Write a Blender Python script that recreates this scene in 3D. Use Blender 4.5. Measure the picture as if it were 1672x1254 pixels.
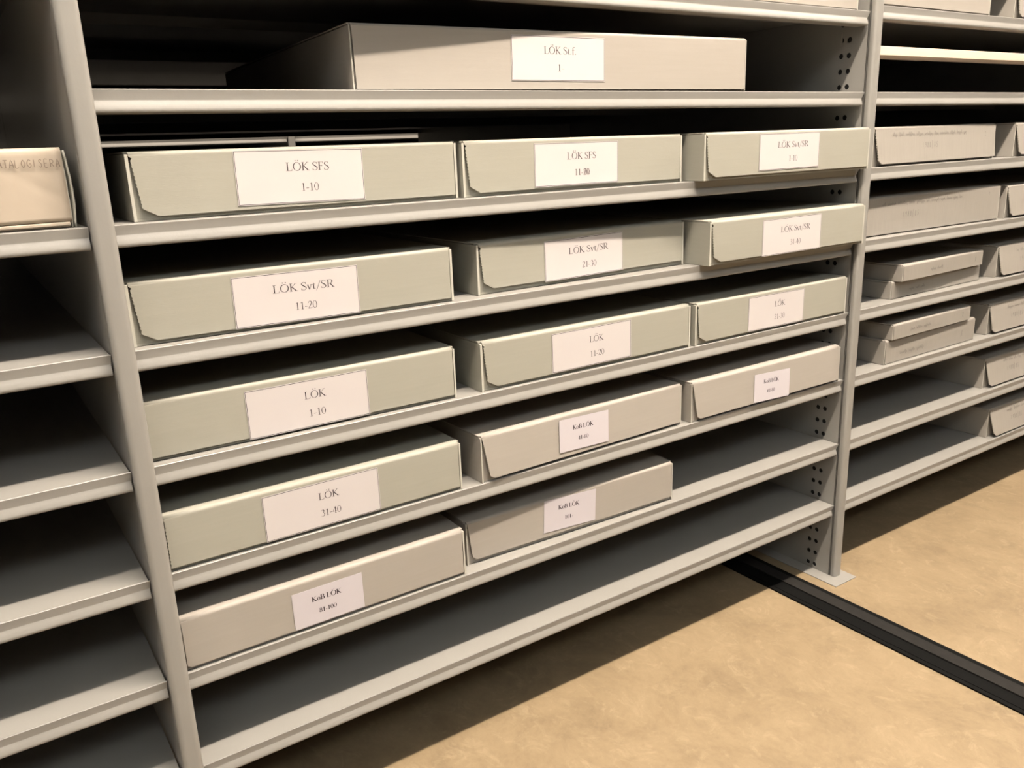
import bpy, bmesh, math, random
from mathutils import Matrix, Vector
random.seed(7)
for o in list(bpy.data.objects): bpy.data.objects.remove(o)
C = bpy.context.scene.collection
R = math.radians

# ------------------------------------------------------------ camera, world, lights, exposure
SC = bpy.context.scene
cam = bpy.data.cameras.new('camera'); co = bpy.data.objects.new('camera', cam); C.objects.link(co)
co.matrix_world = Matrix(((0.82897536, 0.18204355, -0.52882889, -0.12294),
                          (-0.55804364, 0.20626034, -0.80376861, -0.89791),
                          (-0.03724446, 0.96141397, 0.27257298, 0.83466), (0, 0, 0, 1)))
cam.sensor_width = 36; cam.lens = 29.4267; cam.clip_start = 0.02; cam.clip_end = 60
SC.camera = co
SC.view_settings.view_transform = 'Standard'; SC.view_settings.look = 'None'
SC.view_settings.gamma = 1; SC.view_settings.use_curve_mapping = False
SC.view_settings.exposure = 0.40
w = bpy.data.worlds.new('world'); SC.world = w; w.use_nodes = True
w.node_tree.nodes['Background'].inputs[0].default_value = (0.9, 0.95, 1, 1)
w.node_tree.nodes['Background'].inputs[1].default_value = 0.0

def area(name, loc, sx, sy, power, col, rot=(0, 0, 0)):
    l = bpy.data.lights.new(name, 'AREA'); l.shape = 'RECTANGLE'; l.size = sx; l.size_y = sy
    l.energy = power; l.color = col
    o = bpy.data.objects.new(name, l); C.objects.link(o); o.location = loc; o.rotation_euler = rot
    return o
WARM = (1.0, 0.86, 0.715)
area('aisle_tube_light', (0.80, -0.76, 2.58), 1.7, 0.06, 140, WARM)
area('aisle_end_light', (-2.7, -0.76, 2.58), 0.6, 0.06, 9, WARM)
area('aisle_right_light', (3.6, -0.76, 2.58), 1.2, 0.06, 62, WARM)  # added fill that brightens the right bay fronts, no known fixture
area('aisle_tube_uplight', (0.1, -0.76, 2.60), 5.0, 0.05, 120, WARM, (math.pi, 0, 0))  # added fill: lights the ceiling so a soft glow comes back down
area('next_aisle_uplight', (-0.3, -2.7, 2.45), 5.0, 0.6, 105, (1, 0.97, 0.93), (math.pi, 0, 0))  # added up-facing fill, makes the shade on the shelves fade inwards
area('far_aisle_tube_light', (0.6, 1.43, 2.58), 3.2, 0.035, 170, WARM)

# ------------------------------------------------------------ materials
def mat(name, col, rough=0.5, spec=0.5, noise=0.0, nscale=60, stretch=(1, 1, 1), bump=0.0, bscale=200, metal=0.0, coords='Object'):
    m = bpy.data.materials.new(name); m.use_nodes = True
    nt = m.node_tree; b = nt.nodes['Principled BSDF']
    b.inputs['Base Color'].default_value = (*col, 1); b.inputs['Roughness'].default_value = rough
    b.inputs['Specular IOR Level'].default_value = spec; b.inputs['Metallic'].default_value = metal
    if noise or bump:
        tc = nt.nodes.new('ShaderNodeTexCoord'); mp = nt.nodes.new('ShaderNodeMapping')
        mp.inputs['Scale'].default_value = stretch; nt.links.new(tc.outputs[coords], mp.inputs[0])
    if noise:
        n = nt.nodes.new('ShaderNodeTexNoise'); n.inputs['Scale'].default_value = nscale; n.inputs['Detail'].default_value = 4
        nt.links.new(mp.outputs[0], n.inputs['Vector'])
        r = nt.nodes.new('ShaderNodeValToRGB')
        r.color_ramp.elements[0].color = (*[c * (1 - noise) for c in col], 1); r.color_ramp.elements[0].position = 0.3
        r.color_ramp.elements[1].color = (*[min(1, c * (1 + noise)) for c in col], 1); r.color_ramp.elements[1].position = 0.7
        nt.links.new(n.outputs[0], r.inputs[0]); nt.links.new(r.outputs[0], b.inputs['Base Color'])
    if bump:
        n2 = nt.nodes.new('ShaderNodeTexNoise'); n2.inputs['Scale'].default_value = bscale
        nt.links.new(mp.outputs[0], n2.inputs['Vector'])
        bp = nt.nodes.new('ShaderNodeBump'); bp.inputs['Strength'].default_value = bump; bp.inputs['Distance'].default_value = 0.001
        nt.links.new(n2.outputs[0], bp.inputs['Height']); nt.links.new(bp.outputs[0], b.inputs['Normal'])
    return m

M = {}
M['steel'] = mat('grey_painted_steel', (0.206, 0.199, 0.184), 0.38, 0.5, noise=0.015, nscale=9, bump=0.04, bscale=420)
M['steel_inside'] = mat('dark_hollow_inside_upright', (0.010, 0.010, 0.010), 0.8, 0.2)  # near-black colour paints the shade seen through the peg holes
M['green'] = mat('grey_green_archive_board', (0.250, 0.243, 0.206), 0.62, 0.3, noise=0.02, nscale=30, stretch=(0.4, 1, 9), bump=0.12, bscale=260)
M['beige'] = mat('grey_beige_archive_board', (0.262, 0.240, 0.212), 0.65, 0.3, noise=0.02, nscale=30, stretch=(0.4, 1, 9), bump=0.12, bscale=260)
M['grey'] = mat('grey_archive_board', (0.235, 0.218, 0.193), 0.7, 0.25, noise=0.03, nscale=40, stretch=(9, 1, 0.5), bump=0.12, bscale=260)
M['edge'] = mat('pale_cut_board_edge', (0.360, 0.351, 0.306), 0.7, 0.2)
M['paper'] = mat('white_label_paper', (0.425, 0.40, 0.395), 0.75, 0.2, noise=0.01, nscale=20)
M['plainpaper'] = mat('plain_label_paper', (0.41, 0.385, 0.405), 0.75, 0.2)
M['ink'] = mat('black_print_ink', (0.045, 0.035, 0.04), 0.7, 0.2)  # label print, also the painted shade in the box corner holes
M['thinink'] = mat('grey_print_ink', (0.12, 0.10, 0.10), 0.7, 0.2)
M['pencil'] = mat('faint_pencil_on_board', (0.085, 0.078, 0.070), 0.7, 0.2)
M['penc2'] = mat('brown_pencil_on_carton', (0.16, 0.125, 0.10), 0.7, 0.2)
M['carton'] = mat('pale_carton_board', (0.342, 0.292, 0.234), 0.6, 0.3, noise=0.02, nscale=12, bump=0.2, bscale=60)
M['cream'] = mat('cream_board', (0.54, 0.455, 0.375), 0.6, 0.3)
M['rubber'] = mat('black_rail_rubber', (0.0022, 0.0022, 0.0020), 0.75, 0.10, noise=0.3, nscale=300)
M['railsteel'] = mat('dark_grey_rail_steel', (0.014, 0.013, 0.012), 0.7, 0.12, noise=0.12, nscale=80)
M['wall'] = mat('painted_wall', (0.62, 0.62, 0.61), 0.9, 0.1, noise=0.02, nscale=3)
M['darkwall'] = mat('dark_painted_wall', (0.035, 0.035, 0.035), 0.9, 0.1, noise=0.02, nscale=3)  # wall colour blackened to stand in for deep shade and cut bounce
M['ceil'] = mat('painted_ceiling', (0.66, 0.69, 0.72), 0.9, 0.1, noise=0.02, nscale=3)

def floor_mat():
    m = bpy.data.materials.new('marbled_beige_linoleum'); m.use_nodes = True
    nt = m.node_tree; b = nt.nodes['Principled BSDF']; L = nt.links
    tc = nt.nodes.new('ShaderNodeTexCoord')
    mp = nt.nodes.new('ShaderNodeMapping'); mp.inputs['Scale'].default_value = (1.0, 0.8, 1); mp.inputs['Rotation'].default_value = (0, 0, R(20))
    L.new(tc.outputs['Object'], mp.inputs[0])
    def nz(scale, detail, rough, dist):
        n = nt.nodes.new('ShaderNodeTexNoise'); n.inputs['Scale'].default_value = scale; n.inputs['Detail'].default_value = detail
        n.inputs['Roughness'].default_value = rough; n.inputs['Distortion'].default_value = dist
        L.new(mp.outputs[0], n.inputs['Vector']); return n
    def ramp(src, stops):
        r = nt.nodes.new('ShaderNodeValToRGB'); e = r.color_ramp.elements
        e[0].position, e[0].color = stops[0][0], (*stops[0][1], 1); e[1].position, e[1].color = stops[-1][0], (*stops[-1][1], 1)
        for p_, c_ in stops[1:-1]:
            q = e.new(p_); q.color = (*c_, 1)
        L.new(src.outputs[0], r.inputs[0]); return r
    base = ramp(nz(9, 12, 0.82, 0.4), [(0.30, (0.132, 0.097, 0.058)), (0.5, (0.184, 0.137, 0.081)), (0.70, (0.222, 0.168, 0.102))])
    vein = ramp(nz(34, 8, 0.75, 1.0), [(0.30, (1, 1, 1)), (0.46, (0, 0, 0))])
    lite = ramp(nz(26, 9, 0.78, 1.2), [(0.53, (0, 0, 0)), (0.70, (1, 1, 1))])
    def mix(a, col, f, k):
        mu = nt.nodes.new('ShaderNodeMath'); mu.operation = 'MULTIPLY'; mu.inputs[1].default_value = k; L.new(f.outputs[0], mu.inputs[0])
        x = nt.nodes.new('ShaderNodeMix'); x.data_type = 'RGBA'; L.new(mu.outputs[0], x.inputs['Factor'])
        L.new(a, x.inputs['A']); x.inputs['B'].default_value = (*col, 1); return x.outputs['Result']
    c1 = mix(base.outputs[0], (0.150, 0.105, 0.060), vein, 0.40)
    c2 = mix(c1, (0.285, 0.225, 0.143), lite, 0.55)
    L.new(c2, b.inputs['Base Color']); b.inputs['Roughness'].default_value = 0.55; b.inputs['Specular IOR Level'].default_value = 0.3
    return m
M['floor'] = floor_mat()

# ------------------------------------------------------------ mesh helpers
def link(name, bm, mats, parent=None, loc=None, smooth=False, bevel=0, seg=2):
    me = bpy.data.meshes.new(name)
    bmesh.ops.recalc_face_normals(bm, faces=bm.faces)
    bm.to_mesh(me); bm.free()
    for m in (mats if isinstance(mats, (list, tuple)) else [mats]): me.materials.append(m)
    o = bpy.data.objects.new(name, me); C.objects.link(o)
    if parent: o.parent = parent
    if loc: o.location = loc
    if bevel:
        b = o.modifiers.new('bevel', 'BEVEL'); b.width = bevel; b.segments = seg; b.limit_method = 'ANGLE'; b.harden_normals = False
        smooth = True
    if smooth:
        for p_ in me.polygons: p_.use_smooth = True
        if bevel:
            wn = o.modifiers.new('wn', 'WEIGHTED_NORMAL'); wn.keep_sharp = True
    return o

def thing(name, label, cat, loc=(0, 0, 0), rz=0, group=None):
    o = bpy.data.objects.new(name, None); C.objects.link(o); o.empty_display_size = 0.05
    o.location = loc; o.rotation_euler = (0, 0, rz); tag(o, label, cat, group); return o
def tag(o, label, cat, group=None):
    o['label'] = label; o['category'] = cat
    if group: o['group'] = group
    return o

def box(bm, x0, x1, y0, y1, z0, z1, mi=0):
    v = [bm.verts.new(p_) for p_ in ((x0, y0, z0), (x1, y0, z0), (x1, y1, z0), (x0, y1, z0), (x0, y0, z1), (x1, y0, z1), (x1, y1, z1), (x0, y1, z1))]
    fs = [bm.faces.new([v[i] for i in f]) for f in ((0, 1, 5, 4), (1, 2, 6, 5), (2, 3, 7, 6), (3, 0, 4, 7), (4, 5, 6, 7), (3, 2, 1, 0))]
    for f in fs: f.material_index = mi
    return fs
def prism_x(bm, prof, x0, x1):           # closed (y,z) profile run along x
    a = [bm.verts.new((x0, y, z)) for y, z in prof]; b = [bm.verts.new((x1, y, z)) for y, z in prof]
    n = len(prof)
    for i in range(n): bm.faces.new((a[i], a[(i + 1) % n], b[(i + 1) % n], b[i]))
    bm.faces.new(a[::-1]); bm.faces.new(b)
def prism_z(bm, prof, z0, z1):           # closed (x,y) profile run along z
    a = [bm.verts.new((x, y, z0)) for x, y in prof]; b = [bm.verts.new((x, y, z1)) for x, y in prof]
    n = len(prof)
    for i in range(n): bm.faces.new((a[i], a[(i + 1) % n], b[(i + 1) % n], b[i]))
    bm.faces.new(a[::-1]); bm.faces.new(b)

# ------------------------------------------------------------ setting
OFF = 1.025988
def SZ(k): return OFF - 0.125 * k
P = 1.2045
def plane_box(name, dims, m):
    bm = bmesh.new(); box(bm, *dims); o = link(name, bm, m); o['kind'] = 'structure'; return o
plane_box('floor', (-3.3, 6, -5.0, 2.56, -0.05, 0), M['floor'])
plane_box('ceiling', (-3.3, 6, -5.0, 2.56, 2.75, 2.8), M['ceil'])
plane_box('wall_left', (-3.4, -3.3, -5.0, 2.56, 0, 2.75), M['wall'])
plane_box('wall_right', (6, 6.1, -5.0, 2.56, 0, 2.75), M['wall'])
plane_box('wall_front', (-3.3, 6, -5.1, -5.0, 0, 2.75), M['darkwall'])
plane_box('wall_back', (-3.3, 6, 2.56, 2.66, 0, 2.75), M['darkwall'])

# ------------------------------------------------------------ floor rail
rail = thing('floor_rail', 'black steel and rubber rail strip set into the beige floor beside the shelf foot', 'rail', (0, 0, 0))
bm = bmesh.new()
box(bm, 1.066, 1.144, -4.9, 2.55, 0.0002, 0.0008)
box(bm, 1.066, 1.0745, -4.9, 2.55, 0.0008, 0.0030)
box(bm, 1.0765, 1.0805, -4.9, 2.55, 0.0008, 0.0026)
link('rubber_edging', bm, M['rubber'], rail)
bm = bmesh.new(); box(bm, 1.1050, 1.1305, -4.9, 2.55, 0.0010, 0.0034)
o = link('running_track', bm, M['railsteel'], rail, bevel=0.0006); o['label'] = 'dark grey flat steel track'

# ------------------------------------------------------------ uprights
TH = 0.0205
def holed_sheet(bm, x, ztop, mi=0):
    """thin left-facing sheet at x with two columns of round peg holes"""
    y0, dy, dz, r = 0.0270, 0.0150, 0.025, 0.0044
    zs = []; z = 0.0113
    while z + 0.0125 < ztop: zs.append(z); z += dz
    def q(pts):
        bm.faces.new([bm.verts.new((x, a, b)) for a, b in pts]).material_index = mi
    z0 = zs[0] - 0.0125; z1 = zs[-1] + 0.0125
    q([(0.0, max(z0, 0.0)), (y0, max(z0, 0)), (y0, z1), (0.0, z1)])
    q([(y0 + 2 * dy, max(z0, 0)), (0.80, max(z0, 0)), (0.80, z1), (y0 + 2 * dy, z1)])
    q([(0.0, z1), (0.80, z1), (0.80, ztop), (0.0, ztop)])
    N = 16
    for c in range(2):
        cy = y0 + dy * (c + 0.5)
        for zc in zs:
            out = []; inn = []; deep = []
            for i in range(N):
                a = 2 * math.pi * (i + 0.5) / N; ca, sa = math.cos(a), math.sin(a)
                k = min((dy / 2) / max(abs(ca), 1e-6), (dz / 2) / max(abs(sa), 1e-6))
                out.append(bm.verts.new((x, cy + ca * k, max(0, zc + sa * k))))
                inn.append(bm.verts.new((x, cy + ca * r, zc + sa * r)))
                deep.append(bm.verts.new((x + 0.0012, cy + ca * r, zc + sa * r)))
            # square corners
            crn = [bm.verts.new((x, cy + sx * dy / 2, max(0, zc + sz * dz / 2))) for sx, sz in ((1, 1), (-1, 1), (-1, -1), (1, -1))]
            for i in range(N):
                j = (i + 1) % N
                bm.faces.new((out[i], out[j], inn[j], inn[i])).material_index = mi
                bm.faces.new((inn[i], inn[j], deep[j], deep[i])).material_index = mi
            for ci, (sx, sz) in enumerate(((1, 1), (-1, 1), (-1, -1), (1, -1))):
                best = None
                for i in range(N):
                    j = (i + 1) % N; A, B = out[i].co, out[j].co
                    c2 = crn[ci].co
                    on = lambda v: (abs(v.y - c2.y) < 1e-6) or (abs(v.z - c2.z) < 1e-6)
                    if on(A) and on(B) and not (abs(A.y - B.y) < 1e-6 or abs(A.z - B.z) < 1e-6) and (A - c2).length < dz and (B - c2).length < dz \
                       and (A.y - cy) * sx > 0 and (B.y - cy) * sx > 0:
                        best = (out[i], out[j])
                if best: bm.faces.new((best[0], crn[ci], best[1])).material_index = mi

def upright(x, label, y=0.0, depth=1.6, top=2.1, name='shelf_upright', holes=True, flip=False, plate=True):
    g = thing(name, label, 'shelf upright', (x, y, 0), 0, None)
    h = TH / 2
    bm = bmesh.new()
    if holes:
        holed_sheet(bm, -h, top)
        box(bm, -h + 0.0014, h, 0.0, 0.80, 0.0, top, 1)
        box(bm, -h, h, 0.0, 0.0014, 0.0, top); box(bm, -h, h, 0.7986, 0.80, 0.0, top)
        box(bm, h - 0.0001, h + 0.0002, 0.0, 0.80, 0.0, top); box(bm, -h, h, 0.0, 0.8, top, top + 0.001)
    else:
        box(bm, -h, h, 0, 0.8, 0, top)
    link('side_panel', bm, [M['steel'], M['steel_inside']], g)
    if depth > 1:
        bm = bmesh.new(); box(bm, -h, h, 0.803, depth, 0.0, top)
        link('side_panel', bm, M['steel'], g)
    # rounded cover strip in front, standing off the panel by a groove
    bm = bmesh.new(); s = h + 0.0004
    prof = [(-h + 0.003, 0.0), (-h + 0.003, -0.004)]
    n = 7; rr = 0.0062
    prof += [(-s, -0.004)]
    for i in range(n + 1):
        a = math.pi / 2 * i / n; prof.append((-s + rr - rr * math.cos(a), -0.0085 - 0.0042 * math.sin(a)))
    for i in range(n + 1):
        a = math.pi / 2 * i / n; prof.append((s - rr + rr * math.sin(a), -0.0085 - 0.0042 * math.cos(a)))
    prof += [(s, -0.004), (h - 0.003, -0.004), (h - 0.003, 0.0)]
    prism_z(bm, prof, 0.0018, top)
    o = link('front_cover_strip', bm, M['steel'], g)
    for p_ in o.data.polygons: p_.use_smooth = abs(p_.normal.z) < 0.5
    try:
        o.data.set_sharp_from_angle(angle=R(35))
    except Exception: pass
    if plate:
        bm = bmesh.new(); box(bm, -0.038, 0.026, -0.036, depth, 0.0003, 0.0016)
        link('foot_plate', bm, M['steel'], g)
    return g
upright(0.0025, 'tall pale grey upright in the foreground left, between the empty bay and the labelled boxes', holes=False)
u2 = upright(P + 0.0015, 'grey upright with rounded front edge and foot plate standing near the black floor rail')
upright(2 * P, 'grey upright at the far right end of the shelving')
upright(-P, 'grey upright at the far left end of the shelving')
bm = bmesh.new(); box(bm, -TH / 2 - 0.004, -TH / 2 - 0.0003, 0.0475, 0.0515, 0.985, 0.999)
box(bm, -TH / 2 - 0.0015, -TH / 2 - 0.0003, 0.0475, 0.0515, 0.978, 0.986)
o = link('shelf_clip', bm, M['steel'], u2, bevel=0.0006)

# ------------------------------------------------------------ shelves
LIP = [(0.0, 0.0), (-0.0005, -0.0005), (-0.0005, -0.0014), (0.0015, -0.0096), (0.0013, -0.0106), (0.0002, -0.0132), (-0.0012, -0.0178), (-0.0015, -0.0200), (-0.0008, -0.0213), (0.0012, -0.0221), (0.020, -0.0221), (0.020, -0.0208), (0.0014, -0.0208), (0.0002, -0.0196), (0.0020, -0.0130), (0.0034, -0.0100), (0.0020, -0.0016)]
def shelf(x0, x1, y, z, label, group, depth=0.798, flip=False, lip=LIP, rib=True, name='steel_shelf', endgap=0.005):
    g = thing(name, label, 'shelf', ((x0 + x1) / 2, y, z), math.pi if flip else 0, group)
    hw = (x1 - x0) / 2
    bm = bmesh.new()
    prism_x(bm, [(0.0, 0.0), (0.0, -0.0012), (depth, -0.0012), (depth, 0.0)], -hw + 0.0014, hw - 0.0014)
    prism_x(bm, [(depth - 0.001, -0.0013), (depth - 0.001, -0.018), (depth, -0.018), (depth, -0.0013)], -hw, hw)
    link('shelf_board', bm, M['steel'], g)
    bm = bmesh.new()
    prism_x(bm, [(a, b - (0.0013 if b > -0.0013 else 0)) if False else (a, b) for a, b in lip], -hw + 0.0, hw - 0.0)
    # the lower roll of the lip stops short of the upright
    o = link('front_lip', bm, M['steel'], g, smooth=True)
    o.data.set_sharp_from_angle(angle=R(38))
    for v in o.data.vertices:
        if v.co.x < 0: continue
        if v.co.z < -0.0105: v.co.x -= endgap
        elif v.co.z < -0.004: v.co.x -= endgap * 0.6
    o.location = (0, -0.0002, -0.0002)
    if rib:
        bm = bmesh.new(); prism_x(bm, [(0.392, -0.0014), (0.392, -0.015), (0.408, -0.015), (0.408, -0.0014)], -hw + 0.02, hw - 0.02)
        link('stiffening_rib', bm, M['steel'], g)
    return g
E = TH / 2 + 0.0006
XU = [-P, 0.0025, P + 0.0015, 2 * P]
ordn = ['top', 'second', 'third', 'fourth', 'fifth', 'sixth', 'seventh', 'bottom']
mid_desc = ['top grey shelf in the middle bay, above the single wide box',
            'grey shelf in the middle bay carrying the single wide box marked St.f.',
            'grey shelf in the middle bay under the boxes marked SFS',
            'grey shelf in the middle bay under the boxes Svt/SR 11-20, 21-30 and 31-40',
            'grey shelf in the middle bay under the boxes LÖK 1-10, 11-20 and 21-30',
            'grey shelf in the middle bay under the boxes LÖK 31-40 and KoB 41-60',
            'grey middle-bay shelf with boxes KoB 81-100 and 101-, empty at its right end',
            'empty lowest grey shelf of the middle bay, just above the floor']
right_desc = ['top grey shelf in the right bay, level with the top of the picture',
              'empty grey shelf in the right bay below the thin cream board',
              'grey shelf in the right bay under the uppermost pencil-marked box',
              'grey shelf in the right bay under the second pencil-marked box from the top',
              'grey shelf in the right bay carrying the upper stack of two thin boxes',
              'grey shelf in the right bay carrying the lower stack of two thin boxes',
              'grey shelf in the right bay, empty at left, directly above the lowest one',
              'lowest grey shelf of the right bay, just above the floor']
left_desc = {0: 'top grey shelf in the left bay, over the pale carton', 2: 'grey shelf in the left bay carrying the pale carton',
             3: 'empty grey shelf in the left bay, first one below the carton', 4: 'empty grey shelf in the left bay, second one below the carton',
             5: 'empty grey shelf in the left bay, third one below the carton', 6: 'empty grey shelf in the left bay, fourth one below the carton',
             7: 'lowest empty grey shelf of the left bay, at the bottom left corner'}
for k in range(8):
    shelf(XU[1] + E, XU[2] - E, 0, SZ(k), mid_desc[k], 'shelves of the middle bay')
    shelf(XU[2] + E, XU[3] - E, 0, SZ(k) + (0.0105 if k == 0 else 0), right_desc[k], 'shelves of the right bay')
    if k in left_desc: shelf(XU[0] + E, XU[1] - E, 0, SZ(k), left_desc[k], 'shelves of the left bay', endgap=0.001)
RL = [(a, b * 0.6) for a, b in LIP]
for k in (-1, -3, -5, -7):  # unseen upper shelves, added to block light from above
    for i in range(3):
        for y_, fl in ((0, False), (1.6, True)):
            shelf(XU[i] + E, XU[i + 1] - E, y_, SZ(k), 'grey shelf higher up the shelving, above the top edge of the picture', 'upper shelves above the picture', flip=fl, depth=0.798, rib=False)
for k in range(8):
    for x0, x1, nm in ((XU[1] + E, XU[2] - E, 'middle'), (XU[2] + E, XU[3] - E, 'right'), (XU[0] + E, XU[1] - E, 'left')):
        if nm == 'left' and k == 1: continue
        shelf(x0, x1, 1.6, SZ(k), 'dark rear-facing grey shelf behind the %s bay, %s from the top' % (nm, ordn[k] if k < 7 else 'eighth'),
              'rear-facing shelves', depth=0.799, flip=True, lip=RL, rib=False)
# the next rack, seen through the gap above the SFS boxes
FX = [-1.491, -0.2865, 0.918, 2.1225]
for i, x in enumerate(FX):
    upright(x, ['', 'pale upright of the next rack, far left beyond the shelving', 'small pale upright of the next rack glimpsed just above the box LÖK SFS 1-10', 'pale upright of the next rack, far right beyond the shelving'][i] or
            'pale upright at the left end of the next rack beyond the shelving', y=2.0, depth=0.558, top=2.0, holes=False, plate=False)
for i in range(3):
    for k in (-6, -4, -2, 0, 1, 2, 3):  # negative levels are unseen shelves added to shade the wall behind
        where = ['left of its pale upright', 'above the box LÖK SFS 1-10', 'right of its pale upright'][i]
        shelf(FX[i] + E, FX[i + 1] - E, 2.0, SZ(k) - 0.002, ('shelf front of the next rack, glimpsed ' + where) if k == 1 else 'hidden grey shelf of the next rack, ' + where + ', level %s' % {-6: 'one', -4: 'two', -2: 'three', 0: 'four', 2: 'six', 3: 'seven'}[k],
              'shelves of the next rack', depth=0.555, rib=False)

# ------------------------------------------------------------ lettering
def stroke(pts, n=5):
    """smooth (x,y,w) control points -> list of quads"""
    P_ = [pts[0]] + list(pts) + [pts[-1]]; out = []
    for i in range(1, len(P_) - 2):
        for t in range(n):
            t /= n
            a, b, c, d = P_[i - 1], P_[i], P_[i + 1], P_[i + 2]
            out.append(tuple(0.5 * (2 * b[j] + (c[j] - a[j]) * t + (2 * a[j] - 5 * b[j] + 4 * c[j] - d[j]) * t * t + (3 * b[j] - a[j] - 3 * c[j] + d[j]) * t ** 3) for j in range(3)))
    out.append(tuple(pts[-1])); return ribbon(out)
def ribbon(out):
    q = []; L_ = []; R_ = []
    for i, (x, y, w_) in enumerate(out):
        a = out[max(0, i - 1)]; b = out[min(len(out) - 1, i + 1)]
        dx, dy = b[0] - a[0], b[1] - a[1]; l = math.hypot(dx, dy) or 1
        nx, ny = -dy / l * w_ / 2, dx / l * w_ / 2
        L_.append((x + nx, y + ny)); R_.append((x - nx, y - ny))
    for i in range(len(out) - 1): q.append((L_[i], L_[i + 1], R_[i + 1], R_[i]))
    return q
def ring(cx, cy, rx, ry, thick, thin, n=22, tilt=0.0):
    pts = []
    for i in range(n + 1):
        a = 2 * math.pi * i / n; k = abs(math.cos(a + tilt)) ** 1.5
        pts.append((cx + rx * math.cos(a), cy + ry * math.sin(a), thin + (thick - thin) * k))
    L_, R_ = [], []
    for x, y, w_ in pts:
        dx, dy = (x - cx), (y - cy); l = math.hypot(dx, dy)
        L_.append((x + dx / l * w_ / 2, y + dy / l * w_ / 2)); R_.append((x - dx / l * w_ / 2, y - dy / l * w_ / 2))
    return [(L_[i], L_[i + 1], R_[i + 1], R_[i]) for i in range(n)]
def ln(x0, y0, x1, y1, w0, w1=None): return ribbon([(x0, y0, w0), (x1, y1, w0 if w1 is None else w1)])
def dot(x, y, r): return [tuple((x + r * math.cos(a * math.pi / 4), y + r * math.sin(a * math.pi / 4)) for a in range(8))]
def glyphs(b):          # b: stem weight; returns dict char -> (quads, advance)
    t = 0.045 if b < 0.12 else 0.055; s = 0.04; G = {}
    sf = lambda x, y, h: ln(x - h, y + (s / 2 if y < 0.5 else -s / 2), x + h, y + (s / 2 if y < 0.5 else -s / 2), s)
    o = 0.02
    G['L'] = (ln(.15, 0, .15, 1, b) + sf(.15, 1, .14) + sf(.13, 0, .12) + ln(.15, s / 2, .56, s / 2, t) + ln(.56, 0, .60, .22, t, t * .7), .66)
    K = ln(.15, 0, .15, 1, b) + sf(.15, 1, .14) + sf(.15, 0, .14) + ln(.18, .50, .58, .97, t) + sf(.60, 1, .12) + ln(.24, .56, .64, .03, b) + sf(.67, 0, .13)
    G['K'] = (K, .80)
    O = ring(.42, .5, .35, .49, b, t, tilt=0.25); G['O'] = (O, .86)
    G['Ö'] = (O + dot(.29, 1.2, .062) + dot(.55, 1.2, .062), .86)
    G['S'] = (stroke([(.46, .80, t), (.42, .93, t), (.28, .985, t), (.13, .90, b * .6), (.10, .76, b * .8), (.20, .60, b * 1.0), (.38, .45, b * 1.0), (.49, .30, b * .9), (.46, .11, b * .6), (.30, .01, t), (.14, .05, t), (.07, .20, t)]) + ln(.47, .98, .47, .76, t * .7) + ln(.065, .02, .065, .26, t * .7), .58)
    G['F'] = (ln(.15, 0, .15, 1, b) + sf(.15, 0, .14) + sf(.13, 1, .12) + ln(.15, 1 - s / 2, .50, 1 - s / 2, t) + ln(.51, 1, .52, .79, t * .8) + ln(.15, .52, .42, .52, t) + ln(.42, .60, .42, .43, t * .8), .58)
    G['R'] = (ln(.15, 0, .15, 1, b) + sf(.15, 1, .14) + sf(.15, 0, .14) + stroke([(.15, .975, t), (.36, .97, t), (.52, .88, b * .8), (.53, .68, b * .9), (.40, .54, t), (.15, .50, t)]) + ln(.33, .52, .62, .03, b) + sf(.66, 0, .10), .74)
    G['B'] = (ln(.15, 0, .15, 1, b) + sf(.11, 1, .10) + sf(.11, 0, .10) + stroke([(.12, .975, t), (.34, .97, t), (.49, .88, b * .8), (.49, .66, b * .8), (.36, .54, t), (.15, .52, t)]) + stroke([(.15, .52, t), (.38, .51, t), (.55, .40, b * .9), (.55, .14, b * .9), (.38, .03, t), (.12, .02, t)]), .68)
    G['v'] = (ln(.07, .62, .24, .0, b * .9) + ln(.24, .0, .41, .62, t) + sf(.08, .64, .09) + sf(.42, .64, .08), .48)
    G['t'] = (stroke([(.17, .80, t), (.16, .5, b * .9), (.16, .18, b * .9), (.20, .04, b * .7), (.34, .04, t)]) + ln(.03, .61, .34, .61, t), .38)
    G['f'] = (ln(.15, 0, .15, .80, b) + stroke([(.15, .8, b), (.17, .95, b * .7), (.28, 1.02, t), (.40, .97, b * .8)]) + sf(.16, 0, .12) + ln(.02, .60, .34, .60, t), .38)
    G['o'] = (ring(.25, .32, .19, .315, b * .95, t), .52)
    G['.'] = (dot(.10, .06, .065), .24)
    G['/'] = (ln(.02, -.22, .42, 1.02, t), .44)
    G['-'] = (ln(.03, .33, .30, .33, t * 1.5), .34)
    G[' '] = ([], .26)
    G['0'] = (ring(.26, .49, .20, .48, b * .9, t), .53)
    G['1'] = (ln(.27, 0, .27, .97, b * .95) + ln(.27, .96, .11, .84, t) + sf(.27, 0, .14), .52)
    G['2'] = (stroke([(.07, .74, t), (.13, .91, t), (.26, .97, b * .6), (.40, .87, b * .9), (.41, .70, b * .9), (.28, .42, b * .7), (.08, .06, t)]) + ln(.05, .04, .44, .04, .08) + ln(.43, .02, .47, .20, t * .7), .53)
    G['3'] = (stroke([(.09, .82, t), (.20, .96, t), (.34, .93, b * .8), (.39, .76, b * .9), (.30, .58, t), (.20, .53, t)]) + stroke([(.20, .54, t), (.38, .48, b * .8), (.44, .28, b * .95), (.34, .06, b * .6), (.18, .0, t), (.06, .08, t)]), .53)
    G['4'] = (ln(.35, 0, .35, .97, b * .9) + ln(.34, .96, .04, .30, t) + ln(.03, .29, .49, .29, t * 1.2) + sf(.35, 0, .11), .53)
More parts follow.
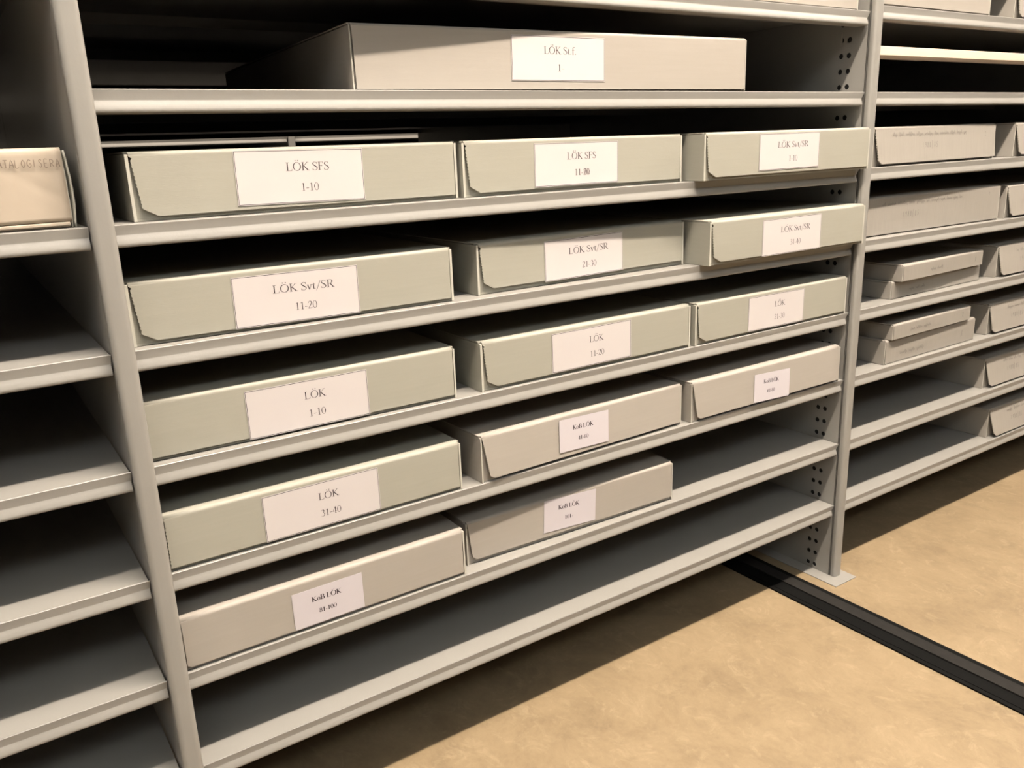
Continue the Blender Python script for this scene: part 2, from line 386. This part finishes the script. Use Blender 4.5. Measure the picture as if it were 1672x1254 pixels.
    G['6'] = (ring(.26, .29, .19, .28, b * .85, t) + stroke([(.42, .97, t * .7), (.22, .82, b * .6), (.09, .52, b * .9), (.07, .28, b * .8)]), .53)
    G['8'] = (ring(.26, .74, .155, .225, b * .75, t) + ring(.26, .26, .195, .25, b * .8, t), .53)
    G['5'] = (ln(.12, .95, .40, .95, .07) + ln(.12, .96, .10, .55, t) + stroke([(.10, .55, t), (.27, .60, b * .7), (.43, .45, b), (.40, .14, b * .8), (.22, .0, t), (.06, .08, t)]), .53)
    G['9'] = (ring(.26, .69, .19, .27, b * .85, t) + stroke([(.45, .68, b * .8), (.42, .40, b * .9), (.28, .12, b * .6), (.10, .0, t)]), .53)
    return G
SERIF = glyphs(0.105); BOLD = glyphs(0.185)
def text_quads(txt, G, cx, cy, cap, xs=1.0, width=None):
    """text centred on (cx, cy); cy is the middle of the capitals"""
    tot = sum(G[c][1] for c in txt)
    sx = cap * xs
    if width: sx = width / tot
    x = cx - tot * sx / 2; out = []
    for c in txt:
        for q in G[c][0]: out.append([(x + a * sx, cy + (b_ - 0.5) * cap) for a, b_ in q])
        x += G[c][1] * sx
    return out
def flat(name, quads, m, parent, y):      # quads in (x,z) laid on the plane y
    bm = bmesh.new()
    for q in quads:
        try: bm.faces.new([bm.verts.new((a, y, b_)) for a, b_ in q])
        except ValueError: pass
    me = bpy.data.meshes.new(name)
    for f in bm.faces: f.normal_update()
    bmesh.ops.reverse_faces(bm, faces=[f for f in bm.faces if f.normal.y > 0])
    bm.to_mesh(me); bm.free(); me.materials.append(m)
    o = bpy.data.objects.new(name, me); C.objects.link(o); o.parent = parent; return o

def paper_label(parent, cx, cz, wd, ht, rot, line1, line2, y, kind='serif', x1=0.53, smudge=False):
    lab = bpy.data.objects.new('paper_label', None)
    bm = bmesh.new(); box(bm, -wd / 2, wd / 2, -0.00025, 0.0, -ht / 2, ht / 2)
    if kind == 'serif': # slightly lifted lower edge
        pass
    lab = link('paper_label', bm, M['paper'] if kind == 'serif' else M['plainpaper'], parent)
    lab.location = (cx, y, cz); lab.rotation_euler = (0, R(-rot), 0)
    T = lambda f: f - 0.5
    yy = -0.00030
    if kind == 'serif':
        q = []
        e = 0.0006; t = 0.00055; a, b_ = wd / 2 - e, ht / 2 - e
        for x0, z0, x1_, z1 in ((-a, b_ - t, a, b_), (-a, -b_, a, -b_ + t), (-a, -b_, -a + t, b_), (a - t, -b_, a, b_)):
            q.append([(x0, z0), (x1_, z0), (x1_, z1), (x0, z1)])
        flat('printed_border', q, M['ink'], lab, yy)
        wl = {'LÖK': .0262, 'LÖK SFS': .0495, 'LÖK Svt/SR': .0715, 'LÖK St.f.': .050}[line1]
        tx = wd * T(x1)
        ink_and_shade = M['ink']
        qs = text_quads(line1, SERIF, tx, ht * 0.185, 0.0088, width=wl)
        qs2 = text_quads(line2, SERIF, tx + 0.0006, -ht * 0.20, 0.0084, width=0.0052 * len(line2) + (0.0 if len(line2) > 3 else .001))
        flat('printed_text', qs, ink_and_shade, lab, yy - 0.00002)
        flat('printed_numbers', qs2, ink_and_shade, lab, yy - 0.00002)
        if smudge:
            s = []
            x0 = tx + 0.0035; z0 = -ht * 0.20
            for i in range(9):
                x = x0 + i * 0.0011
                s += ln(x, z0 + 0.0040 * (1 if i % 2 else .8), x + 0.0006, z0 - 0.0042, 0.00045)
            flat('pen_correction', s, M['thinink'], lab, yy - 0.00005)
    else:
        tx = wd * T(0.475)
        flat('printed_text', text_quads(line1, BOLD, tx, ht * 0.20, 0.0066, width=0.0385), M['ink'], lab, yy)
        flat('printed_numbers', text_quads(line2, BOLD, tx, -ht * 0.155, 0.0058, width=0.0036 * len(line2) + 0.001), M['ink'], lab, yy)
    return lab

def pencil(parent, segs, y, m, wd=0.0005, name='pencil_writing', rot=0):
    q = []
    for s in segs:
        q += stroke([(a, b_, wd) for a, b_ in s], 3) if len(s) > 2 else ln(*s[0], *s[1], wd)
    return flat(name, q, m, parent, y)
def scrawl(x, z, length, h, rnd, slope=0.0):
    """illegible cursive words"""
    segs = []; cx = x
    while cx < x + length:
        n = rnd.randint(3, 8); pts = []
        for i in range(n * 2):
            up = (i % 2 == 0)
            hh = h * (rnd.choice([.5, .5, .6, 1.0]) if up else rnd.choice([0, 0, 0, -.35]))
            pts.append((cx, z + (cx - x) * slope + hh)); cx += h * 0.27
        segs.append(pts); cx += h * 0.7
    return segs
DIG = {'1': [[(.2, 0), (.3, 1)]], '9': [[(.5, .6), (.25, .5), (.15, .8), (.4, 1), (.55, .8), (.5, .4), (.4, 0)]],
       '8': [[(.5, .85), (.3, 1), (.15, .8), (.45, .45), (.35, 0), (.1, .1), (.2, .45), (.5, .85)]],
       '/': [[(.1, -.35), (.25, 1.3)]], '5': [[(.55, 1), (.25, 1), (.2, .6), (.45, .5), (.45, .1), (.1, 0)]],
       'X': [[(.1, 0), (.7, 1)], [(.1, 1), (.7, 0)]], '2': [[(.1, .8), (.3, 1), (.5, .8), (.1, 0), (.6, 0)]], '?': [[(.1, .8), (.3, 1), (.5, .8), (.3, .5), (.3, .3)]]}
for ch, s in {'K': [[(0, 0), (0, 1)], [(.6, 1), (0, .45), (.6, 0)]], 'A': [[(0, 0), (.3, 1), (.6, 0)], [(.1, .35), (.5, .35)]], 'T': [[(0, 1), (.6, 1)], [(.3, 1), (.3, 0)]],
              'L': [[(0, 1), (0, 0), (.5, 0)]], 'O': [[(.3, 1), (.02, .5), (.3, 0), (.6, .5), (.3, 1)]], 'G': [[(.6, .85), (.3, 1), (.02, .5), (.3, 0), (.58, .2), (.58, .45), (.35, .45)]],
              'I': [[(.2, 0), (.2, 1)]], 'S': [[(.5, .9), (.25, 1), (.1, .75), (.45, .35), (.3, 0), (.05, .1)]], 'E': [[(.5, 1), (.05, 1), (.05, 0), (.5, 0)], [(.05, .5), (.4, .5)]],
              'R': [[(.05, 0), (.05, 1)], [(.05, 1), (.5, .85), (.4, .5), (.05, .45)], [(.2, .45), (.55, 0)]]}.items(): DIG[ch] = s
def hand(txt, x, z, h, adv=0.85, slope=0.0):
    segs = []
    for c in txt:
        for s in DIG[c]: segs.append([(x + a * h * 0.8, z + b_ * h) for a, b_ in s])
        x += h * adv; z += h * adv * slope
    return segs

# ------------------------------------------------------------ archive boxes
def archive_box(label, x, y, z, yaw, W, H, D, m, group, inset=0.006, chamfer=(0.013, 0.008), lift=0.0045, out=0.0, rim=0.0032, serr=True, rimr=None, name='archive_box', lidx=0.0, bow=0.0, hole=True):
    g = thing(name, label, 'box', (x, y, z), R(yaw), group)
    rimr = rimr or rim
    bm = bmesh.new(); T_ = 0.0025; top = H - 0.0024
    def edgebox(x0, x1, y0, y1, z0, z1):
        fs = box(bm, x0, x1, y0, y1, z0, z1); fs[0].material_index = 1
    box(bm, rim, W - rimr, 0.0042, D, 0.0, T_)                        # bottom
    edgebox(0, rim, 0.0006, D, 0.0, top); edgebox(W - rimr, W, 0.0006, D, 0.0, top)
    box(bm, rim, W - rimr, 0.0042, 0.0042 + T_, T_, top)             # front wall
    box(bm, rim, W - rimr, D - T_, D, T_, top)
    if hole:
        for f_ in box(bm, rim + 0.0002, rim + 0.0036, 0.0036, 0.0041, H - 0.0105, H - 0.0040): f_.material_index = 2  # black patch paints the shade inside the corner hole
    link('box_body', bm, [m, M['edge'], M['ink']], g, bevel=0.0011, seg=3)
    # lid sheet with folded-down front flap
    bm = bmesh.new(); r = 0.0042; prof = [(D, H), (r + 0.001, H)]
    for i in range(7):
        a = math.pi / 2 * i / 6; prof.append((r - r * math.sin(a), H - r + r * math.cos(a)))
    zlow = lift; cz = chamfer[1]
    zz = []
    zt = H - r - 0.0005
    npt = 26 if serr else 8
    for i in range(1, npt + 1): zz.append(zt + (zlow + cz - zt) * i / npt)
    rows = []
    for yy, z_ in prof:
        rows.append((yy, z_, lidx if yy > r else rim + 0.0004, W - lidx if yy > r else W - rimr - 0.0008))
    for i, z_ in enumerate(zz):
        f = (zt - z_) / (zt - zlow)
        xl = rim + 0.0012 + inset * f
        if hole and H - z_ < 0.0085: xl = rim + 0.0034
        if serr and 2 < i < npt - 1: xl += 0.00045 * (1 if i % 2 else -1)
        rows.append((-out * f - bow * math.sin(math.pi * f), z_, xl, W - rimr - 0.0012 - (0.0 if out == 0 else 0.002 * f)))
    if cz > 0:
        f = 1; rows.append((-out, zlow, rim + 0.0016 + inset + chamfer[0], rows[-1][3]))
    prev = None
    for yy, z_, xa, xb in rows:
        n = 8; cur = [bm.verts.new((xa + (xb - xa) * j / n, yy, z_)) for j in range(n + 1)]
        if prev:
            for j in range(n): bm.faces.new((prev[j], prev[j + 1], cur[j + 1], cur[j]))
        prev = cur
    o = link('lid', bm, m, g)
    bm2 = bmesh.new(); bm2.from_mesh(o.data)
    # make sure the normals point outwards (front = -y)
    f = max(bm2.faces, key=lambda f_: abs(f_.normal.y))
    if f.normal.y > 0: bmesh.ops.reverse_faces(bm2, faces=bm2.faces[:])
    bm2.to_mesh(o.data); bm2.free()
    sm = o.modifiers.new('thick', 'SOLIDIFY'); sm.thickness = 0.0017; sm.offset = -1
    for p_ in o.data.polygons:
        n_ = p_.normal; p_.use_smooth = max(abs(n_.y), abs(n_.z)) < 0.975
    # the notch at the fold corner gets its dark from a painted patch
    return g

DEP = 0.50
G1 = 'labelled archive boxes in the middle bay'
S, K = 'serif', 'bold'
# x, y, level, yaw, W, H, label(cx,cz,w,h,rot), line1, line2, kind
MB = [
 ('grey-beige archive box, widest of all, white label LÖK St.f. 1-', .2895, .0310, 1, -3.1, .613, .073, (.2808, .0391, .1434, .0535, -.3), 'LÖK St.f.', '1-', S, 'beige', dict(hole=False, inset=0.001, chamfer=(0, 0), lift=0.0025, serr=False, rim=.0022)),
 ('grey-green archive box with label LÖK SFS 1-10, beside the foreground upright', .0350, .0120, 2, .25, .374, .0675, (.1772, .0358, .1452, .0563, -.7), 'LÖK SFS', '1-10', S, 'green', dict()),
 ('grey-green archive box with label LÖK SFS 11-20, its number overwritten', .4149, .0100, 2, .5, .374, .0673, (.1785, .0335, .1422, .0548, -.1), 'LÖK SFS', '11-20', S, 'green', dict()),
 ('grey-green archive box with label LÖK Svt/SR 1-10, jutting past the right upright', .8000, -.0200, 2, -0.3, .3895, .0673, (.1859, .0360, .1408, .0537, .3), 'LÖK Svt/SR', '1-10', S, 'green', dict()),
 ('grey-green archive box with label LÖK Svt/SR 11-20, beside the foreground upright', .0160, .0125, 3, -0.7, .3755, .0668, (.1768, .0313, .1446, .0557, -.4), 'LÖK Svt/SR', '11-20', S, 'green', dict()),
 ('grey-green archive box with label LÖK Svt/SR 21-30, pushed slightly askew', .4325, .0165, 3, 1.1, .3735, .0669, (.1779, .0329, .1405, .0548, .7), 'LÖK Svt/SR', '21-30', S, 'green', dict(lift=.007)),
 ('grey-green archive box with label LÖK Svt/SR 31-40, jutting over the shelf edge', .8157, -.0205, 3, -.09, .377, .0665, (.1868, .0312, .1426, .0562, .3), 'LÖK Svt/SR', '31-40', S, 'green', dict()),
 ('grey-green archive box with label LÖK 1-10, beside the foreground upright', .0137, .0110, 4, -0.9, .3723, .0668, (.1782, .0308, .1457, .0562, .3), 'LÖK', '1-10', S, 'green', dict(hole=False, rim=.0006, rimr=.0026, chamfer=(0, 0), inset=.0)),
 ('grey-green archive box with label LÖK 11-20, in the middle of its shelf', .4230, .0030, 4, -.2, .3785, .0668, (.1854, .0330, .1430, .0551, .3), 'LÖK', '11-20', S, 'green', dict()),
 ('grey-green archive box with label LÖK 21-30, against the right upright', .8095, -.0010, 4, 0, .3765, .0664, (.1886, .0320, .1385, .0559, -.3), 'LÖK', '21-30', S, 'green', dict()),
 ('grey-green archive box with label LÖK 31-40, beside the foreground upright', .0137, .0010, 5, 0, .3705, .0661, (.1795, .0320, .1448, .0560, .4), 'LÖK', '31-40', S, 'green', dict(hole=False, rim=.0006, rimr=.0026, chamfer=(0, 0), inset=.0)),
 ('grey-beige archive box with small label KoB LÖK 41-60', .4140, -.0010, 5, 1.5, .3790, .0661, (.1764, .0346, .0920, .0477, -1.9), 'KoB LÖK', '41-60', K, 'beige', dict(inset=.009, chamfer=(.006, .004), out=.003, serr=False, rim=.002)),
 ('grey-beige archive box with small label KoB LÖK 61-80, against the right upright', .8055, .0000, 5, -.1, .3755, .0662, (.1881, .0275, .0898, .0478, -2.2), 'KoB LÖK', '61-80', K, 'beige', dict(inset=.009, chamfer=(.006, .004), out=.003, serr=False, rim=.002)),
 ('grey-beige archive box with small label KoB LÖK 81-100, beside the foreground upright', .0137, .0010, 6, 0, .3685, .0663, (.1730, .0289, .0907, .0480, .4), 'KoB LÖK', '81-100', K, 'beige', dict(hole=False, rim=.0006, rimr=.0026, inset=.0, chamfer=(0.004, 0.003), serr=False)),
 ('grey-beige archive box with small label KoB LÖK 101-, last in its row', .3950, .0185, 6, -1.7, .3795, .0650, (.1759, .0360, .0941, .0500, -2.5), 'KoB LÖK', '101-', K, 'beige', dict(inset=.006, chamfer=(.006, .006), lift=.006, serr=False, rim=.002)),
]
for (lab, x, y, k, yaw, W, H, lb, l1, l2, kd, m, kw) in MB:
    g = archive_box(lab, x, y, SZ(k) + 0.0004, yaw, W, H, DEP if k != 1 else 0.6, M[m], G1, **kw)
    out = kw.get('out', 0)
    pl = paper_label(g, lb[0], lb[1], lb[2], lb[3], lb[4], l1, l2, -0.0004 - out * .75, kd, x1=0.55 if 'St' not in l1 else .51, smudge=(l1 == 'LÖK SFS' and l2 == '11-20'))
    if out: pl.rotation_euler = (R(-2.2), pl.rotation_euler[1], 0)

archive_box('pale beige box on the top middle-bay shelf, only its lower edge in view', .553, .008, SZ(0) + 0.0004, 0, .622, .073, .6, M['beige'], None, inset=.001, chamfer=(0, 0), lift=.0025, serr=False, rim=.0022)

# right bay
GR = 'pencil-marked archive boxes in the right bay'
rnd = random.Random(3)
def rbox(label, x, y, k, yaw, W, H, dz=0.0, D=0.5, marks=None, **kw):
    g = archive_box(label, x, y, SZ(k) + 0.0004 + dz, yaw, W, H, D, M['grey'], GR, **kw)
    if marks: pencil(g, marks, -0.0006 - kw.get('out', 0) * 0.0, M['pencil'])
    return g
flapA = dict(inset=.009, chamfer=(.008, .006), lift=.004, out=.006, rim=.0024)
def marked(H, words=(.07, .20), date=(.13, '1988/85'), tail=None):
    m_ = scrawl(words[0], H * .74, words[1], .007, rnd)
    if date: m_ += hand(date[1], date[0], H * .42, .009)
    if tail: m_ += hand(*tail)
    return m_
def tiltmarks(g, marks, H, out, lift=.004):
    o = pencil(g, [[(a, b_) for a, b_ in s] for s in marks], 0, M['pencil'])
    for v in o.data.vertices:
        f = max(0, min(1, (H - .0047 - v.co.z) / (H - .0047 - lift))); v.co.y = -out * f - 0.0005
g = rbox('grey archive box with faint pencil writing, third shelf of the right bay, beside the upright', 1.2505, .0120, 2, .7, .416, .0675, **flapA)
tiltmarks(g, marked(.0689, (.055, .25), (.15, '1988/85'), ('2', .37, .045, .008)), .0689, .006)
g = rbox('grey archive box with faint pencil writing, fourth shelf of the right bay, beside the upright', 1.2594, .0210, 3, -1.1, .445, .0700, inset=.001, chamfer=(0, 0), lift=.002, serr=False, rim=.0024)
tiltmarks(g, marked(.0715, (.045, .26), (.11, '1988/85'), ('?', .40, .05, .008)), .0715, 0)
def rb(label, x, y, k, H=.067, W=.42, out=.008, marks=True, z=0.0, **kw):
    a = dict(flapA); a['out'] = out; a.update(kw)
    g = rbox(label, x, y, k, 0, W, H, dz=z, **a)
    if marks: tiltmarks(g, marked(H, (.075, .2), (.09, '1988/85')), H, out)
    return g
rb('grey archive box cut by the right picture edge, third shelf of the right bay', 1.734, .012, 2)
rb('grey archive box cut by the right picture edge, fourth shelf of the right bay', 1.730, .012, 3)
rb('grey archive box cut by the right picture edge, beside the upper stack of thin boxes', 1.724, .013, 4)
rb('grey archive box cut by the right picture edge, beside the lower stack of thin boxes', 1.718, .014, 5)
rb('grey archive box alone on the second lowest shelf of the right bay', 1.733, .016, 6, out=.010)
rb('grey archive box alone on the lowest shelf of the right bay', 1.773, .014, 7, out=.013)
thin = dict(hole=False, inset=.001, chamfer=(0, 0), lift=.001, serr=False, rim=.0020, rimr=.0012)
g = rbox('thin grey box, lower one of the upper stack in the right bay', 1.3524, .0180, 4, 0.7, .3235, .0335, D=.4, **thin); tiltmarks(g, scrawl(.06, .012, .06, .006, rnd), .0335, 0)
g = rbox('thin grey box, upper one of the upper stack in the right bay', 1.3620, .0030, 4, 2.0, .3050, .0320, dz=.0340, D=.4, **thin); tiltmarks(g, scrawl(.10, .012, .05, .006, rnd) + hand('X', .27, .010, .010), .032, 0)
g = rbox('grey box, thicker lower one of the lower stack in the right bay', 1.3365, .0100, 5, .35, .3265, .0475, D=.4, **thin); tiltmarks(g, scrawl(.05, .014, .09, .007, rnd) + hand('X', .27, .014, .014), .0475, 0)
g = rbox('thin grey box, upper one of the lower stack in the right bay', 1.3467, .0030, 5, 1.0, .2845, .0308, dz=.0479, D=.4, **thin); tiltmarks(g, scrawl(.06, .012, .07, .006, rnd) + hand('X', .25, .010, .010), .0308, 0)
# top of the right bay
zr = SZ(0) + 0.0105
archive_box('pale grey box at the top of the right bay, only its lower part in view', 1.2350, .0060, zr + .0005, 0.4, .345, .073, .5, M['beige'], GR, inset=.001, chamfer=(0, 0), lift=.0035, serr=False, rim=.0022)
archive_box('grey box in the top right corner with a rounded flap corner', 1.674, .012, zr + .0005, 0, .42, .073, .5, M['grey'], GR, **flapA)
# thin cream board
bm = bmesh.new(); box(bm, XU[2] + E + .0005, 2 * P - E - .0005, 0.0, 0.05, 0, .0145)
o = link('board', bm, M['cream'], None, (0, 0.001, .9595), bevel=.0008)
o.name = 'cream_board'; tag(o, 'thin bright cream board spanning the right bay between two grey shelves', 'board')

# ------------------------------------------------------------ pale carton in the left bay
g = thing('carton', 'pale pinkish carton with handwriting KATALOGISERA on the left bay shelf', 'box', (-.400, .008, SZ(2) + .0005), 0)
W, H, D = .384, .0735, .45
bm = bmesh.new(); n = 40; rows = []
rr = random.Random(5)
def crease(x, z):
    d1 = abs((x - .345) * .55 + (z - .045) * .9); d2 = abs((x - .30) * .9 - (z - .03) * .55)
    return .0006 * math.exp(-(d1 / .003) ** 2) - .0008 * math.exp(-(d2 / .004) ** 2)
prof = [(D, H), (.005, H), (.0022, H - .0006), (.0006, H - .0022)] + [(0.0, H - .0035 - (H - .0095) * i / 16) for i in range(17)]
prev = None
for yy, z_ in prof:
    nx = 60
    cur = [bm.verts.new(((W - .004) * j / nx, yy + (crease((W - .004) * j / nx, z_) if yy < .001 else 0) + 0.0006 * math.sin(7 * j / nx * 3) * (yy < .01), z_)) for j in range(nx + 1)]
    if prev:
        for j in range(nx): bm.faces.new((prev[j], prev[j + 1], cur[j + 1], cur[j]))
    prev = cur
o = link('lid', bm, M['carton'], g, smooth=True)
s_ = o.modifiers.new('t', 'SOLIDIFY'); s_.thickness = .0016
bm2 = bmesh.new(); bm2.from_mesh(o.data)
f = max(bm2.faces, key=lambda f_: abs(f_.normal.y))
if f.normal.y > 0: bmesh.ops.reverse_faces(bm2, faces=bm2.faces[:])
bm2.to_mesh(o.data); bm2.free(); s_.offset = -1
bm = bmesh.new()
box(bm, 0, W - .006, .003, D, 0, .002); box(bm, 0, W - .006, -.0008, .0028, .0018, .0052)
box(bm, 0, .003, .003, D, .002, H - .003); box(bm, .003, W - .006, .0035, .0055, .002, H - .003); box(bm, .003, W - .006, D - .003, D, .002, H - .003)
link('tray', bm, M['carton'], g, bevel=.0008)
bm = bmesh.new()       # worn double side wall, bulging
for off, th in ((-.0050, .0012), (-.0024, .0016)):
    a = []; nz = 14
    for i in range(nz + 1):
        z_ = (H - .003) * i / nz; b_ = .0022 * math.sin(math.pi * i / nz) * (1 if off > -.003 else .3) + rr.uniform(-.0002, .0002)
        a.append([bm.verts.new((W + off + b_ + dx, yy, z_ + .0002)) for dx in (0, th) for yy in (.0010, D)])
    for i in range(nz):
        p_, q = a[i], a[i + 1]
        bm.faces.new((p_[0], p_[2], q[2], q[0])); bm.faces.new((p_[1], q[1], q[3], p_[3])); bm.faces.new((p_[2], p_[3], q[3], q[2])); bm.faces.new((p_[0], q[0], q[1], p_[1]))
    bm.faces.new((a[-1][0], a[-1][2], a[-1][3], a[-1][1])); bm.faces.new((a[0][0], a[0][1], a[0][3], a[0][2]))
o = link('side_wall', bm, M['edge'], g, smooth=True); o['label'] = 'worn double edge of the carton side'
pencil(g, hand('KATALOGISERA', .3225, H * .77, .0068, adv=.69, slope=-.01), -.0014, M['penc2'], .0007, 'handwriting')
